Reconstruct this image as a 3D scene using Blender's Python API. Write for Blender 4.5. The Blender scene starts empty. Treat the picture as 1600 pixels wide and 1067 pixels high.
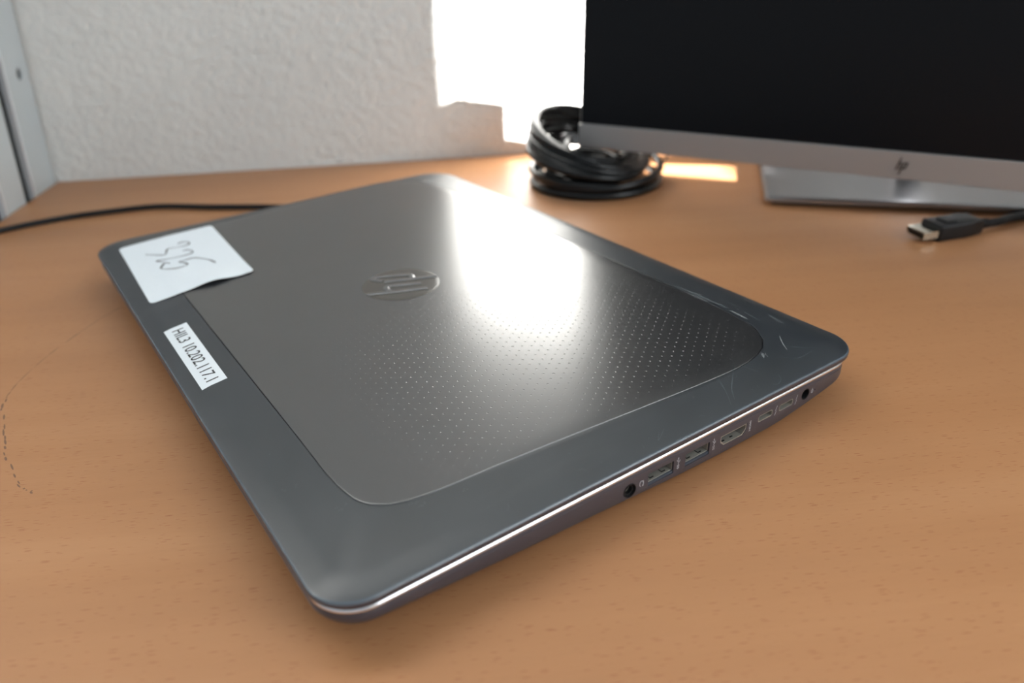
import bpy, bmesh, math, random
from mathutils import Vector, Matrix
from mathutils.bvhtree import BVHTree
random.seed(7)
PI = math.pi
SC = bpy.context.scene
COL = SC.collection
DESK = 0.73                                   # height of the desk top

# ------------------------------------------------------------------ camera
cam_d = bpy.data.cameras.new('camera')
cam = bpy.data.objects.new('camera', cam_d)
COL.objects.link(cam)
_r = Vector((0.99508278, -0.09248827, -0.03544252))
_u = Vector((0.07524085, 0.47314878, 0.87776366))
_f = Vector((0.06441326, 0.87611424, -0.4777811))
CAM = Vector((0.0440536, -0.1593487, 0.1939262 + DESK))
cam.matrix_world = Matrix(((_r.x, _u.x, -_f.x, CAM.x), (_r.y, _u.y, -_f.y, CAM.y), (_r.z, _u.z, -_f.z, CAM.z), (0, 0, 0, 1)))
cam_d.sensor_width = 23.6
cam_d.lens = 1201.26 / 1600 * 23.6
cam_d.clip_start = 0.01
cam_d.dof.use_dof = True
cam_d.dof.focus_distance = 0.315
cam_d.dof.aperture_fstop = 4.1
SC.camera = cam

# ------------------------------------------------------------------ world, sun, lights, exposure
W = bpy.data.worlds.new('world'); SC.world = W; W.use_nodes = True
W.node_tree.nodes['Background'].inputs[0].default_value = (0.85, 0.94, 1.0, 1)
W.node_tree.nodes['Background'].inputs[1].default_value = 0.47
SUN_AZ, SUN_EL = math.radians(28.3), math.radians(19)
sd = bpy.data.lights.new('sun', 'SUN'); sd.energy = 95; sd.angle = math.radians(0.55); sd.color = (1.0, 0.98, 0.95)
sun = bpy.data.objects.new('sun', sd); COL.objects.link(sun)
to_sun = Vector((math.cos(SUN_AZ) * math.cos(SUN_EL), -math.sin(SUN_AZ) * math.cos(SUN_EL), math.sin(SUN_EL)))
sun.rotation_euler = to_sun.to_track_quat('Z', 'Y').to_euler(); sun.location = (2, -1, 2.5)
ad = bpy.data.lights.new('fill_light', 'AREA'); ad.shape = 'RECTANGLE'; ad.size = 1.0; ad.size_y = 1.1; ad.energy = 14; ad.color = (0.90, 0.96, 1.0)  # added soft fill in front of the solid right wall, no window there
al = bpy.data.objects.new('fill_light', ad); COL.objects.link(al)
al.location = (1.02, -0.62, 1.55)
al.rotation_euler = (Vector((1, 0, 0))).to_track_quat('Z', 'Y').to_euler()
SC.view_settings.view_transform = 'Standard'
SC.view_settings.look = 'None'
SC.view_settings.gamma = 1
SC.view_settings.use_curve_mapping = False
SC.view_settings.exposure = 0.06
SC.cycles.use_denoising = True
SC.cycles.max_bounces = 8
SC.cycles.sample_clamp_indirect = 8

# ------------------------------------------------------------------ materials
def mat(name, col=(0.5, 0.5, 0.5), rough=0.5, metal=0.0, spec=0.5, coat=0.0, aniso=0.0):
    m = bpy.data.materials.new(name); m.use_nodes = True
    b = m.node_tree.nodes['Principled BSDF']
    b.inputs['Base Color'].default_value = (*col, 1)
    b.inputs['Roughness'].default_value = rough
    b.inputs['Metallic'].default_value = metal
    b.inputs['Specular IOR Level'].default_value = spec
    b.inputs['Coat Weight'].default_value = coat
    b.inputs['Anisotropic'].default_value = aniso
    return m

class NT:
    """small node helper"""
    def __init__(s, m): s.m = m; s.t = m.node_tree; s.b = s.t.nodes['Principled BSDF']
    def n(s, typ, **kw):
        nd = s.t.nodes.new(typ)
        for k, v in kw.items():
            if k.startswith('i_'):
                key = k[2:]
                nd.inputs[int(key) if key.isdigit() else key.replace('_', ' ')].default_value = v
            else: setattr(nd, k, v)
        return nd
    def l(s, a, b): s.t.links.new(a, b)
    def math(s, op, a, b=None, c=None):
        nd = s.t.nodes.new('ShaderNodeMath'); nd.operation = op
        for i, v in enumerate((a, b, c)):
            if v is None: continue
            if isinstance(v, (int, float)): nd.inputs[i].default_value = v
            else: s.l(v, nd.inputs[i])
        return nd.outputs[0]
    def ramp(s, fac, stops):
        nd = s.t.nodes.new('ShaderNodeValToRGB')
        while len(nd.color_ramp.elements) < len(stops): nd.color_ramp.elements.new(0.5)
        for e, (p, c) in zip(nd.color_ramp.elements, stops): e.position = p; e.color = (*c, 1) if len(c) == 3 else c
        s.l(fac, nd.inputs[0]); return nd.outputs[0]
    def noise(s, vec, scale, detail=3, rough=0.5):
        nd = s.n('ShaderNodeTexNoise'); nd.inputs['Scale'].default_value = scale
        nd.inputs['Detail'].default_value = detail; nd.inputs['Roughness'].default_value = rough
        s.l(vec, nd.inputs['Vector']); return nd.outputs['Fac']
    def mapping(s, vec, scale=(1, 1, 1), loc=(0, 0, 0), rot=(0, 0, 0)):
        nd = s.n('ShaderNodeMapping'); nd.inputs['Scale'].default_value = scale; nd.inputs['Location'].default_value = loc; nd.inputs['Rotation'].default_value = rot
        s.l(vec, nd.inputs['Vector']); return nd.outputs[0]
    def mix(s, fac, a, b, mode='MIX'):
        nd = s.n('ShaderNodeMix', data_type='RGBA', blend_type=mode)
        for sock, v in ((0, fac), (6, a), (7, b)):
            if isinstance(v, (int, float)): nd.inputs[sock].default_value = v
            elif isinstance(v, tuple): nd.inputs[sock].default_value = (*v, 1)
            else: s.l(v, nd.inputs[sock])
        return nd.outputs[2]
    def bump(s, h, strength, dist):
        nd = s.n('ShaderNodeBump'); nd.inputs['Strength'].default_value = strength; nd.inputs['Distance'].default_value = dist
        s.l(h, nd.inputs['Height']); s.l(nd.outputs[0], s.b.inputs['Normal']); return nd
    def obj(s): return s.n('ShaderNodeTexCoord').outputs['Object']

# plaster
M_wall = mat('woodchip_plaster', (0.80, 0.80, 0.77), 0.85, spec=0.25)
t = NT(M_wall); o = t.obj()
w = t.noise(o, 120, 4, 0.6); w2 = t.noise(o, 420, 2, 0.5); w3 = t.noise(o, 9, 2)
h = t.math('ADD', t.math('MULTIPLY', w, 1.0), t.math('MULTIPLY', w2, 0.22))
t.bump(h, 0.75, 0.0036)
t.l(t.ramp(w3, [(0.3, (0.78, 0.785, 0.765)), (0.7, (0.82, 0.825, 0.80))]), t.b.inputs['Base Color'])

# beech veneer
M_desk = mat('beech_veneer', (0.5, 0.28, 0.14), 0.42, spec=0.34)
t = NT(M_desk); o = t.obj()
bands = t.noise(t.mapping(o, (1.3, 16, 1)), 1.6, 3, 0.55)
fine = t.noise(t.mapping(o, (26, 420, 1)), 1.0, 3, 0.6)
fine2 = t.noise(t.mapping(o, (5, 60, 1)), 1.0, 2, 0.5)
c0 = t.ramp(bands, [(0.28, (0.385, 0.176, 0.077)), (0.52, (0.430, 0.204, 0.092)), (0.75, (0.480, 0.240, 0.114))])
c1 = t.mix(t.math('MULTIPLY', t.math('SUBTRACT', fine, 0.35), 0.55), c0, (0.36, 0.165, 0.072))
c1 = t.mix(t.math('MULTIPLY', fine2, 0.35), c1, (0.50, 0.26, 0.127))
vor = t.n('ShaderNodeTexVoronoi', feature='F1', distance='EUCLIDEAN'); vor.inputs['Scale'].default_value = 1.0; vor.inputs['Randomness'].default_value = 1.0
warp = t.n('ShaderNodeTexNoise'); warp.inputs['Scale'].default_value = 30
t.l(t.mapping(o, (165, 1350, 1), rot=(0, 0, math.radians(-1.5))), vor.inputs['Vector'])
rnd = t.n('ShaderNodeSeparateColor'); t.l(vor.outputs['Color'], rnd.inputs[0])
size = t.math('MULTIPLY_ADD', rnd.outputs[0], 0.30, 0.06)
fl = t.math('LESS_THAN', vor.outputs['Distance'], size)
vor2 = t.math('SUBTRACT', 1.0, t.math('DIVIDE', vor.outputs['Distance'], size))
flk = t.math('MULTIPLY', t.math('MINIMUM', t.math('MULTIPLY', t.math('MAXIMUM', vor2, 0.0), 2.0), 1.0), t.math('MULTIPLY_ADD', t.math('GREATER_THAN', rnd.outputs[1], 0.25), 0.55, 0.1))
c2 = t.mix(flk, c1, (0.29, 0.083, 0.031))
t.l(c2, t.b.inputs['Base Color'])
t.l(t.math('MULTIPLY_ADD', fine2, 0.10, 0.36), t.b.inputs['Roughness'])
t.bump(t.math('MULTIPLY', t.noise(t.mapping(o, (180, 900, 1)), 1.0, 2), 1.0), 0.10, 0.0006)

def lid_mat(name, base, rough, dots, spec):
    m = mat(name, base, rough, spec=spec)
    t = NT(m); o = t.obj()
    sp = t.n('ShaderNodeSeparateXYZ'); t.l(o, sp.inputs[0]); X, Y = sp.outputs[0], sp.outputs[1]
    # scattered dust specks
    v = t.n('ShaderNodeTexVoronoi'); v.inputs['Scale'].default_value = 230; t.l(o, v.inputs['Vector'])
    rc = t.n('ShaderNodeSeparateColor'); t.l(v.outputs['Color'], rc.inputs[0])
    sz = t.math('MULTIPLY', t.math('POWER', rc.outputs[0], 9.0), 0.085)
    speck = t.math('MULTIPLY', t.math('LESS_THAN', v.outputs['Distance'], sz), t.math('MULTIPLY', rc.outputs[1], 0.55 if not dots else 0.3))
    mott = t.noise(o, 38, 4, 0.6)
    wipe = t.noise(t.mapping(o, (9, 34, 9), rot=(0, 0, 0.7)), 1.0, 4, 0.6)
    dark = tuple(c * 0.86 for c in base); lite = tuple(c * 1.14 for c in base)
    c = t.ramp(mott, [(0.3, dark), (0.7, lite)])
    c = t.mix(t.math('MULTIPLY', t.math('MAXIMUM', t.math('SUBTRACT', wipe, 0.60), 0.0), 0.12 if dots else 0.30), c, (0.25, 0.27, 0.28))
    c = t.mix(speck, c, (0.42, 0.44, 0.44))
    hgt = t.math('MULTIPLY', t.noise(o, 2600, 2, 0.6), 0.10)
    if dots:
        DX, DY = 0.00352, 0.00506
        def lattice(ox, oy):
            a = t.math('SUBTRACT', t.math('FRACT', t.math('DIVIDE', t.math('ADD', X, 1 * DX * 40 - ox), 2 * DX)), 0.5)
            b = t.math('SUBTRACT', t.math('FRACT', t.math('DIVIDE', t.math('ADD', Y, DY * 40 - oy), DY)), 0.5)
            a = t.math('MULTIPLY', a, 2 * DX); b = t.math('MULTIPLY', b, DY)
            return t.math('SQRT', t.math('ADD', t.math('MULTIPLY', a, a), t.math('MULTIPLY', b, b)))
        ox = 0.13686; oy = 0.10803
        d = t.math('MINIMUM', lattice(ox - DX, oy - DY / 2), lattice(ox, oy))
        def ss(v, e0, e1):
            nd = t.n('ShaderNodeMapRange', interpolation_type='SMOOTHSTEP'); t.l(v, nd.inputs[0])
            nd.inputs[1].default_value = e0; nd.inputs[2].default_value = e1; return nd.outputs[0]
        fade = t.math('MULTIPLY', ss(X, 0.030, 0.095), t.math('MULTIPLY', ss(X, 0.236, 0.205), t.math('MULTIPLY', ss(Y, 0.016, 0.045), ss(Y, 0.235, 0.120))))
        rad = t.math('MULTIPLY_ADD', fade, 0.00030, 0.00016)
        k = t.math('MAXIMUM', t.math('SUBTRACT', 1.0, t.math('DIVIDE', d, rad)), 0.0)
        dim = t.math('MULTIPLY', t.math('MINIMUM', t.math('MULTIPLY', k, 1.6), 1.0), fade)
        c = t.mix(t.math('MULTIPLY', dim, 0.38), c, (0.075, 0.075, 0.08))  # paler dimple colour stands in for the light they catch
        hgt = t.math('SUBTRACT', hgt, t.math('MULTIPLY', dim, 5.0))
        t.bump(hgt, 0.5, 0.00007)
        t.l(t.math('MULTIPLY_ADD', dim, 0.3, rough), t.b.inputs['Roughness'])
    else:
        t.bump(hgt, 0.5, 0.00006)
        t.l(t.math('MULTIPLY_ADD', mott, 0.12, rough - 0.06), t.b.inputs['Roughness'])
    t.l(c, t.b.inputs['Base Color'])
    return m
M_frame = lid_mat('soft_touch_bezel', (0.016, 0.021, 0.027), 0.42, False, 0.95)
M_panel = lid_mat('dimpled_aluminium', (0.020, 0.020, 0.022), 0.275, True, 1.0)
M_panel.node_tree.nodes['Principled BSDF'].inputs['IOR'].default_value = 1.80
M_edgehl = mat('worn_edge_highlight', (0.080, 0.102, 0.125), 0.26, spec=0.9)  # bluish highlight along the worn crease, put into the base colour
M_base = mat('violet_grey_case', (0.085, 0.078, 0.092), 0.40, metal=0.25)
t = NT(M_base); t.bump(t.noise(t.obj(), 2400, 2, 0.6), 0.25, 0.00008)
M_silver = mat('polished_silver', (0.86, 0.85, 0.88), 0.20, metal=1.0)
M_black = mat('black_plastic', (0.012, 0.012, 0.013), 0.35)
M_gap = mat('shadow_gap_plastic', (0.008, 0.008, 0.009), 0.6)
M_logo = mat('smoked_gloss_disc', (0.050, 0.044, 0.035), 0.24, spec=1.0)
M_logolet = mat('satin_letter', (0.22, 0.22, 0.225), 0.26, metal=0.7)
M_paper = mat('white_label_paper', (0.84, 0.90, 0.95), 0.5)
t = NT(M_paper); t.bump(t.noise(t.obj(), 60, 3, 0.6), 0.35, 0.0008)
M_tape = mat('white_tape', (0.88, 0.93, 0.97), 0.4)
M_ink = mat('black_ink', (0.02, 0.021, 0.022), 0.5)
M_pen = mat('pen_ink', (0.035, 0.035, 0.04), 0.45)
M_port = mat('nickel_port', (0.44, 0.42, 0.37), 0.38, metal=0.5)
M_lip = mat('slate_plastic_lip', (0.055, 0.070, 0.092), 0.4)
M_icon = mat('pale_print', (0.50, 0.50, 0.53), 0.5)
M_scuff = mat('scuff', (0.085, 0.10, 0.108), 0.55)
M_scuffl = mat('light_scuff', (0.20, 0.215, 0.22), 0.6)
M_rubber = mat('black_rubber', (0.015, 0.015, 0.015), 0.7)
M_cable = mat('black_cable', (0.006, 0.0065, 0.007), 0.26, spec=0.35)
M_cablem = mat('matt_black_cable', (0.008, 0.0085, 0.010), 0.5, spec=0.35)
M_screen = mat('black_screen', (0.0035, 0.004, 0.006), 0.30, spec=0.2)
M_chin = mat('satin_aluminium', (0.42, 0.40, 0.39), 0.42, metal=0.55)
t = NT(M_chin); t.bump(t.noise(t.mapping(t.obj(), (200, 200, 3000)), 1.0, 2), 0.1, 0.0002)
M_stand = mat('brushed_aluminium', (0.34, 0.345, 0.36), 0.30, metal=0.95)
t = NT(M_stand); t.bump(t.noise(t.mapping(t.obj(), (60, 2600, 60)), 1.0, 2), 0.15, 0.0002)
M_hplogo = mat('dark_emblem', (0.035, 0.033, 0.030), 0.3)
M_back = mat('grey_back_plastic', (0.10, 0.10, 0.105), 0.5)
M_upright = mat('galvanised_upright', (0.60, 0.66, 0.69), 0.42, metal=0.15)
M_uphl = mat('upright_edge_highlight', (0.78, 0.82, 0.86), 0.35, metal=0.4)  # pale bluish highlight on the upright's edges, put into the colour
M_updark = mat('dark_slot', (0.022, 0.040, 0.055), 0.6)
M_floor = mat('grey_floor', (0.30, 0.29, 0.27), 0.6)
t = NT(M_floor); t.l(t.ramp(t.noise(t.obj(), 60, 3), [(0.3, (0.27, 0.26, 0.24)), (0.7, (0.33, 0.32, 0.30))]), t.b.inputs['Base Color'])
M_edge = mat('desk_edge_band', (0.42, 0.22, 0.10), 0.45)
M_leg = mat('grey_steel_leg', (0.35, 0.36, 0.37), 0.4, metal=0.6)
M_dplug = mat('dark_plug_plastic', (0.007, 0.0075, 0.009), 0.42, spec=0.35)
M_pmetal = mat('plug_nickel', (0.60, 0.58, 0.50), 0.16, metal=1.0)
M_frame_w = mat('white_window_frame', (0.75, 0.75, 0.74), 0.4)
M_glass = mat('window_glass', (1, 1, 1), 0.0)
M_glass.node_tree.nodes['Principled BSDF'].inputs['Transmission Weight'].default_value = 1.0
M_glass.node_tree.nodes['Principled BSDF'].inputs['IOR'].default_value = 1.01
M_mark = mat('grey_mark', (0.19, 0.095, 0.055), 0.6)
M_smudge = mat('pale_smudge', (0.50, 0.33, 0.22), 0.5)

# ------------------------------------------------------------------ helpers
def link(name, me, m, parent=None, smooth=False, sharp=35):
    o = bpy.data.objects.new(name, me); COL.objects.link(o)
    if m and not me.materials: me.materials.append(m)
    if smooth:
        for p in me.polygons: p.use_smooth = True
        try: me.set_sharp_from_angle(angle=math.radians(sharp))
        except Exception: pass
    if parent is not None: o.parent = parent
    return o
def mesh(name, vs, fs, m, parent=None, smooth=False, sharp=35, norm=False):
    me = bpy.data.meshes.new(name); me.from_pydata([tuple(v) for v in vs], [], fs)
    if norm:
        bm = bmesh.new(); bm.from_mesh(me); bmesh.ops.recalc_face_normals(bm, faces=bm.faces); bm.to_mesh(me); bm.free()
    me.update()
    return link(name, me, m, parent, smooth, sharp)
def empty(name, loc, rz=0.0):
    e = bpy.data.objects.new(name, None); e.empty_display_size = 0.02; COL.objects.link(e)
    e.location = loc; e.rotation_euler = (0, 0, rz); return e
def tag(o, label=None, cat=None, group=None, kind=None):
    if label: o['label'] = label
    if cat: o['category'] = cat
    if group: o['group'] = group
    if kind: o['kind'] = kind
    return o
class MB:
    def __init__(s): s.v = []; s.f = []
    def add(s, vs, fs):
        b = len(s.v); s.v += [Vector(v) for v in vs]; s.f += [tuple(i + b for i in f) for f in fs]; return s
    def box(s, a, b, M=None, bev=0.0):
        x0, y0, z0 = a; x1, y1, z1 = b
        if bev <= 0:
            vs = [(x, y, z) for z in (z0, z1) for x, y in ((x0, y0), (x1, y0), (x1, y1), (x0, y1))]
            fs = [(0, 3, 2, 1), (4, 5, 6, 7), (0, 1, 5, 4), (1, 2, 6, 5), (2, 3, 7, 6), (3, 0, 4, 7)]
        else:
            bm = bmesh.new(); bmesh.ops.create_cube(bm, size=1)
            for v in bm.verts: v.co = Vector(((x0 + x1) / 2 + v.co.x * (x1 - x0), (y0 + y1) / 2 + v.co.y * (y1 - y0), (z0 + z1) / 2 + v.co.z * (z1 - z0)))
            bmesh.ops.bevel(bm, geom=bm.edges[:], offset=bev, segments=2, profile=0.5, affect='EDGES')
            bm.verts.index_update(); vs = [v.co.copy() for v in bm.verts]; fs = [tuple(v.index for v in f.verts) for f in bm.faces]; bm.free()
        if M is not None: vs = [M @ Vector(v) for v in vs]
        return s.add(vs, fs)
    def loft(s, rings, cap0=True, cap1=True, closed=True, M=None):
        n = len(rings[0]); vs = [Vector(v) for r in rings for v in r]; fs = []
        for i in range(len(rings) - 1):
            for j in range(n if closed else n - 1):
                k = (j + 1) % n
                fs.append((i * n + j, i * n + k, (i + 1) * n + k, (i + 1) * n + j))
        if cap0: fs.append(tuple(reversed(range(n))))
        if cap1: fs.append(tuple((len(rings) - 1) * n + j for j in range(n)))
        if M is not None: vs = [M @ v for v in vs]
        return s.add(vs, fs)
    def tube(s, pts, r, seg=10, closed=False, flat=1.0, up=None):
        pts = [Vector(p) for p in pts]; n = len(pts); rings = []; N = None
        for i in range(n):
            a = pts[(i - 1) % n] if (closed or i > 0) else pts[i]; b = pts[(i + 1) % n] if (closed or i < n - 1) else pts[i]
            T = (b - a).normalized()
            if up is not None: U = Vector(up); N = (T.cross(U)).normalized(); B = N.cross(T).normalized()
            else:
                if N is None: N = T.orthogonal().normalized()
                N = (N - T * N.dot(T)).normalized(); B = T.cross(N)
            rr = r[i] if isinstance(r, (list, tuple)) else r
            rings.append([pts[i] + N * (math.cos(2 * PI * k / seg) * rr) + B * (math.sin(2 * PI * k / seg) * rr * flat) for k in range(seg)])
        if closed: rings.append(rings[0]); return s.loft(rings, False, False)
        return s.loft(rings)
    def prism(s, pts, z0, z1, M=None):
        return s.loft([[(x, y, z0) for x, y in pts], [(x, y, z1) for x, y in pts]], M=M)
    def build(s, name, m, parent=None, smooth=False, sharp=35): return mesh(name, s.v, s.f, m, parent, smooth, sharp, norm=True)
def crom(P, k=6, closed=False):
    P = [Vector(p) for p in P]; n = len(P); out = []
    for i in range(n if closed else n - 1):
        a, b, c, d = (P[(i - 1) % n], P[i], P[(i + 1) % n], P[(i + 2) % n]) if closed else (P[max(i - 1, 0)], P[i], P[i + 1], P[min(i + 2, n - 1)])
        for j in range(k):
            t = j / k; out.append(0.5 * ((2 * b) + (c - a) * t + (2 * a - 5 * b + 4 * c - d) * t * t + (3 * b - a - 3 * c + d) * t ** 3))
    if not closed: out.append(P[-1])
    return out
def text2d(body, bold=0.0):
    cu = bpy.data.curves.new('t', 'FONT'); cu.body = body; cu.size = 1.0; cu.resolution_u = 4; cu.offset = bold
    ob = bpy.data.objects.new('t', cu); COL.objects.link(ob)
    bpy.context.view_layer.update()
    dg = bpy.context.evaluated_depsgraph_get(); me = ob.evaluated_get(dg).to_mesh()
    vs = [v.co.copy() for v in me.vertices]; fs = [tuple(p.vertices) for p in me.polygons]
    ob.evaluated_get(dg).to_mesh_clear(); bpy.data.objects.remove(ob); bpy.data.curves.remove(cu)
    x0 = min(v.x for v in vs); x1 = max(v.x for v in vs); y0 = min(v.y for v in vs); y1 = max(v.y for v in vs)
    return [((v.x - x0) / (x1 - x0), (v.y - y0) / (y1 - y0)) for v in vs], fs
def interp(x, T):
    if x <= T[0][0]: return T[0][1]
    for (a, fa), (b, fb) in zip(T, T[1:]):
        if x <= b: return fa + (fb - fa) * (x - a) / (b - a)
    return T[-1][1]

# ================================================================== SETTING
WY = 0.5686; DX0 = -0.3150; XR = 1.10
tag(MB().box((-1.6, WY, 0), (XR + 0.15, WY + 0.15, 2.6)).build('wall_back', M_wall), kind='structure')
tag(MB().box((-1.6, -2.6, -0.05), (XR + 0.15, WY + 0.15, 0)).build('floor', M_floor), kind='structure')
# right wall: a low window beside the back wall lets the sun in, the rest is solid
WIN1 = (WY - (XR + 0.15 - 0.050) * math.tan(SUN_AZ), WY - (XR - 0.190) * math.tan(SUN_AZ), DESK + 0.318, DESK + 0.685)
wr = MB()
x0, x1 = XR, XR + 0.15
wr.box((x0, WIN1[1], 0), (x1, WY, 2.6)); wr.box((x0, WIN1[0], 0), (x1, WIN1[1], WIN1[2])); wr.box((x0, WIN1[0], WIN1[3]), (x1, WIN1[1], 2.6))
wr.box((x0, -2.6, 0), (x1, WIN1[0], 2.6))
tag(wr.build('wall_right', M_wall), kind='structure')
wf = MB()
fw = 0.004
for a, b in (((x1 - 0.03, WIN1[0] - 0.001, WIN1[2]), (x1, WIN1[0] + 0.0005, WIN1[3])), ((x1 - 0.03, WIN1[1] - 0.001, WIN1[2]), (x1, WIN1[1] + 0.012, WIN1[3]))): wf.box(a, b)
tag(wf.build('window_1', M_frame_w), kind='structure')

# ================================================================== DESK
desk = tag(empty('desk', (0.35, 0.0, 0)), 'beech veneer desk top running along the plaster wall under the laptop and monitor', 'desk')
dk = lambda mb: mb
def child_world(mb, name, m, parent, **kw):
    o = mb.build(name, m, parent, **kw)
    o.matrix_parent_inverse = (Matrix.Translation(parent.location) @ Matrix.Rotation(parent.rotation_euler.z, 4, 'Z')).inverted(); return o
child_world(MB().box((DX0, -0.55, DESK - 0.026), (XR - 0.003, WY - 0.0005, DESK), bev=0.0008), 'desk_top', M_desk, desk)
for sx in (DX0 + 0.02, XR - 0.08):
    for sy in (-0.50, 0.50):
        child_world(MB().box((sx, sy, 0.0), (sx + 0.05, sy + 0.05, DESK - 0.026), bev=0.003), 'leg', M_leg, desk)
# the dark arc rubbed onto the veneer
arc = [(-0.1500, 0.2880), (-0.1575, 0.2772), (-0.166, 0.2579), (-0.1756, 0.2241), (-0.1792, 0.1994), (-0.1793, 0.1844), (-0.1769, 0.1713), (-0.1645, 0.144), (-0.1534, 0.1257), (-0.1401, 0.1068), (-0.1313, 0.0994)]
pc = crom([(x, y, 0) for x, y in arc], 14)
mk = MB()
i = 0
while i < len(pc) - 3:
    f = i / len(pc)
    L = random.randint(4, 12) if f < 0.5 else random.randint(1, 3)
    seg = pc[i:i + L + 1]
    if len(seg) > 2 or (f >= 0.5 and len(seg) > 1):
        wd = random.uniform(0.00018, 0.00034) if f < 0.5 else random.uniform(0.0003, 0.0006)
        jit = 0 if f < 0.5 else random.uniform(-0.0012, 0.0012)
        vs = []; n = len(seg)
        for k, q in enumerate(seg):
            tt = (seg[min(k + 1, n - 1)] - seg[max(k - 1, 0)]).normalized(); nn = Vector((-tt.y, tt.x, 0)); ww = wd * math.sin(PI * (k + 0.6) / (n + 0.2))
            for s_ in (-1, 1): vs.append((q.x + jit + nn.x * ww * s_, q.y + nn.y * ww * s_, DESK + 0.00005))
        mk.add(vs, [(2 * k, 2 * k + 1, 2 * k + 3, 2 * k + 2) for k in range(n - 1)])
    i += L + (0 if f < 0.5 and random.random() < 0.6 else random.randint(0, 2))
child_world(mk, 'scuff_mark', M_mark, desk)['label'] = 'thin dark broken arc mark on the veneer'

# ================================================================== SHELF UPRIGHT (left)
up = tag(empty('shelf_upright', (DX0, 0.54, 0.0)), 'grey metal shelf upright with a screw hole at the left end of the desk', 'shelf upright')
LEAN = math.radians(4.6)
def leaned(v):
    x, y, z = v; h_ = z - DESK; return Vector((x + h_ * math.tan(LEAN), y, z))
def upbox(name, a, b, m, bev=0.0):
    mb = MB().box(a, b, bev=bev); mb.v = [leaned(v) for v in mb.v]; return child_world(mb, name, m, up)
Z0u, Z1u = 0.003, 1.75
xf = DX0 - 0.0015
# wide flange by the wall, with its hole cut through (ring of faces round the hole)
HY, HZ, HR, HH = 0.5495, DESK + 0.0975, 0.0038, 0.0050
fl = MB()
y0, y1 = 0.5262, WY - 0.003
def plate(mb, x, y0, y1, z0, z1, hy, hz, ry, rz, th):
    n = 24
    hole = [(hy + ry * math.cos(2 * PI * k / n), hz + rz * math.sin(2 * PI * k / n)) for k in range(n)]
    outer = []
    for k in range(n):
        c, s_ = math.cos(2 * PI * k / n), math.sin(2 * PI * k / n); q = max(abs(c), abs(s_)); c, s_ = c / q, s_ / q
        outer.append((hy + (c * (y1 - hy) if c > 0 else c * (hy - y0)), hz + s_ * 0.02))
    for xx in (x, x - th):
        mb.add([(xx, *p) for p in hole] + [(xx, *p) for p in outer], [(k, (k + 1) % n, n + (k + 1) % n, n + k) for k in range(n)])
    mb.add([(x, *p) for p in hole] + [(x - th, *p) for p in hole], [(k, n + k, n + (k + 1) % n, (k + 1) % n) for k in range(n)])
    mb.box((x - th, y0, z0), (x, y1, hz - 0.02)); mb.box((x - th, y0, hz + 0.02), (x, y1, z1))
plate(fl, xf, y0, y1, Z0u, Z1u, HY, HZ, HR, HH, 0.0015)
fl.v = [leaned(v) for v in fl.v]; child_world(fl, 'flange', M_upright, up)
upbox('flange_edge', (xf - 0.004, 0.5225, Z0u), (xf + 0.0012, 0.5262, Z1u), M_uphl, 0.0004)
upbox('hole_backing', (xf - 0.006, 0.5400, DESK + 0.080), (xf - 0.0016, 0.5600, DESK + 0.115), M_gap)  # dark block set behind the hole to stand for its shade
upbox('slot', (xf - 0.016, 0.5090, Z0u), (xf - 0.010, 0.5235, Z1u), M_updark)
upbox('flange', (xf - 0.003, 0.4745, Z0u), (xf, 0.5090, Z1u), M_upright)
upbox('flange_edge', (xf - 0.004, 0.4715, Z0u), (xf + 0.0012, 0.4745, Z1u), M_uphl, 0.0004)
upbox('slot', (xf - 0.016, 0.4540, Z0u), (xf - 0.010, 0.4715, Z1u), M_updark)
upbox('flange', (xf - 0.003, 0.4180, Z0u), (xf, 0.4540, Z1u), M_upright)
upbox('back_plate', (xf - 0.022, 0.4180, Z0u), (xf - 0.017, WY - 0.003, Z1u), M_updark)

# ================================================================== LAPTOP (local millimetres)
lap = tag(empty('laptop', (0, 0, DESK), math.radians(29.75)), 'closed dark grey laptop with silver side strip and two white stickers on the beech desk', 'laptop')
mm = 0.001
def rrect(x0, x1, y0, y1, R, inset=0.0, ns=14, ne=26):
    x0 += inset; x1 -= inset; y0 += inset; y1 -= inset
    R = [max(r - inset, 0.5) for r in R]                    # corners: (x0,y0) (x1,y0) (x1,y1) (x0,y1)
    C = [((x0 + R[0], y0 + R[0]), PI), ((x1 - R[1], y0 + R[1]), 1.5 * PI), ((x1 - R[2], y1 - R[2]), 0), ((x0 + R[3], y1 - R[3]), 0.5 * PI)]
    out = []
    for i in range(4):
        (cx, cy), a0 = C[i]; e = 2.35                       # slightly squarer than a circle
        for k in range(ns + 1):
            a = a0 + 0.5 * PI * k / ns; out.append((cx + R[i] * math.cos(a), cy + R[i] * math.sin(a)))
        (nx, ny), a1 = C[(i + 1) % 4]; p = out[-1]; q = (nx + R[(i + 1) % 4] * math.cos(a1), ny + R[(i + 1) % 4] * math.sin(a1))
        for k in range(1, ne): out.append((p[0] + (q[0] - p[0]) * k / ne, p[1] + (q[1] - p[1]) * k / ne))
    return out
RC = [16, 17, 24, 20]
OUT = (-0.8, 257.6, -0.6, 375.6)
def ring(inset, z, R=RC, O=OUT): return [(x * mm, y * mm, z * mm) for x, y in rrect(*O, R, inset)]
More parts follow.
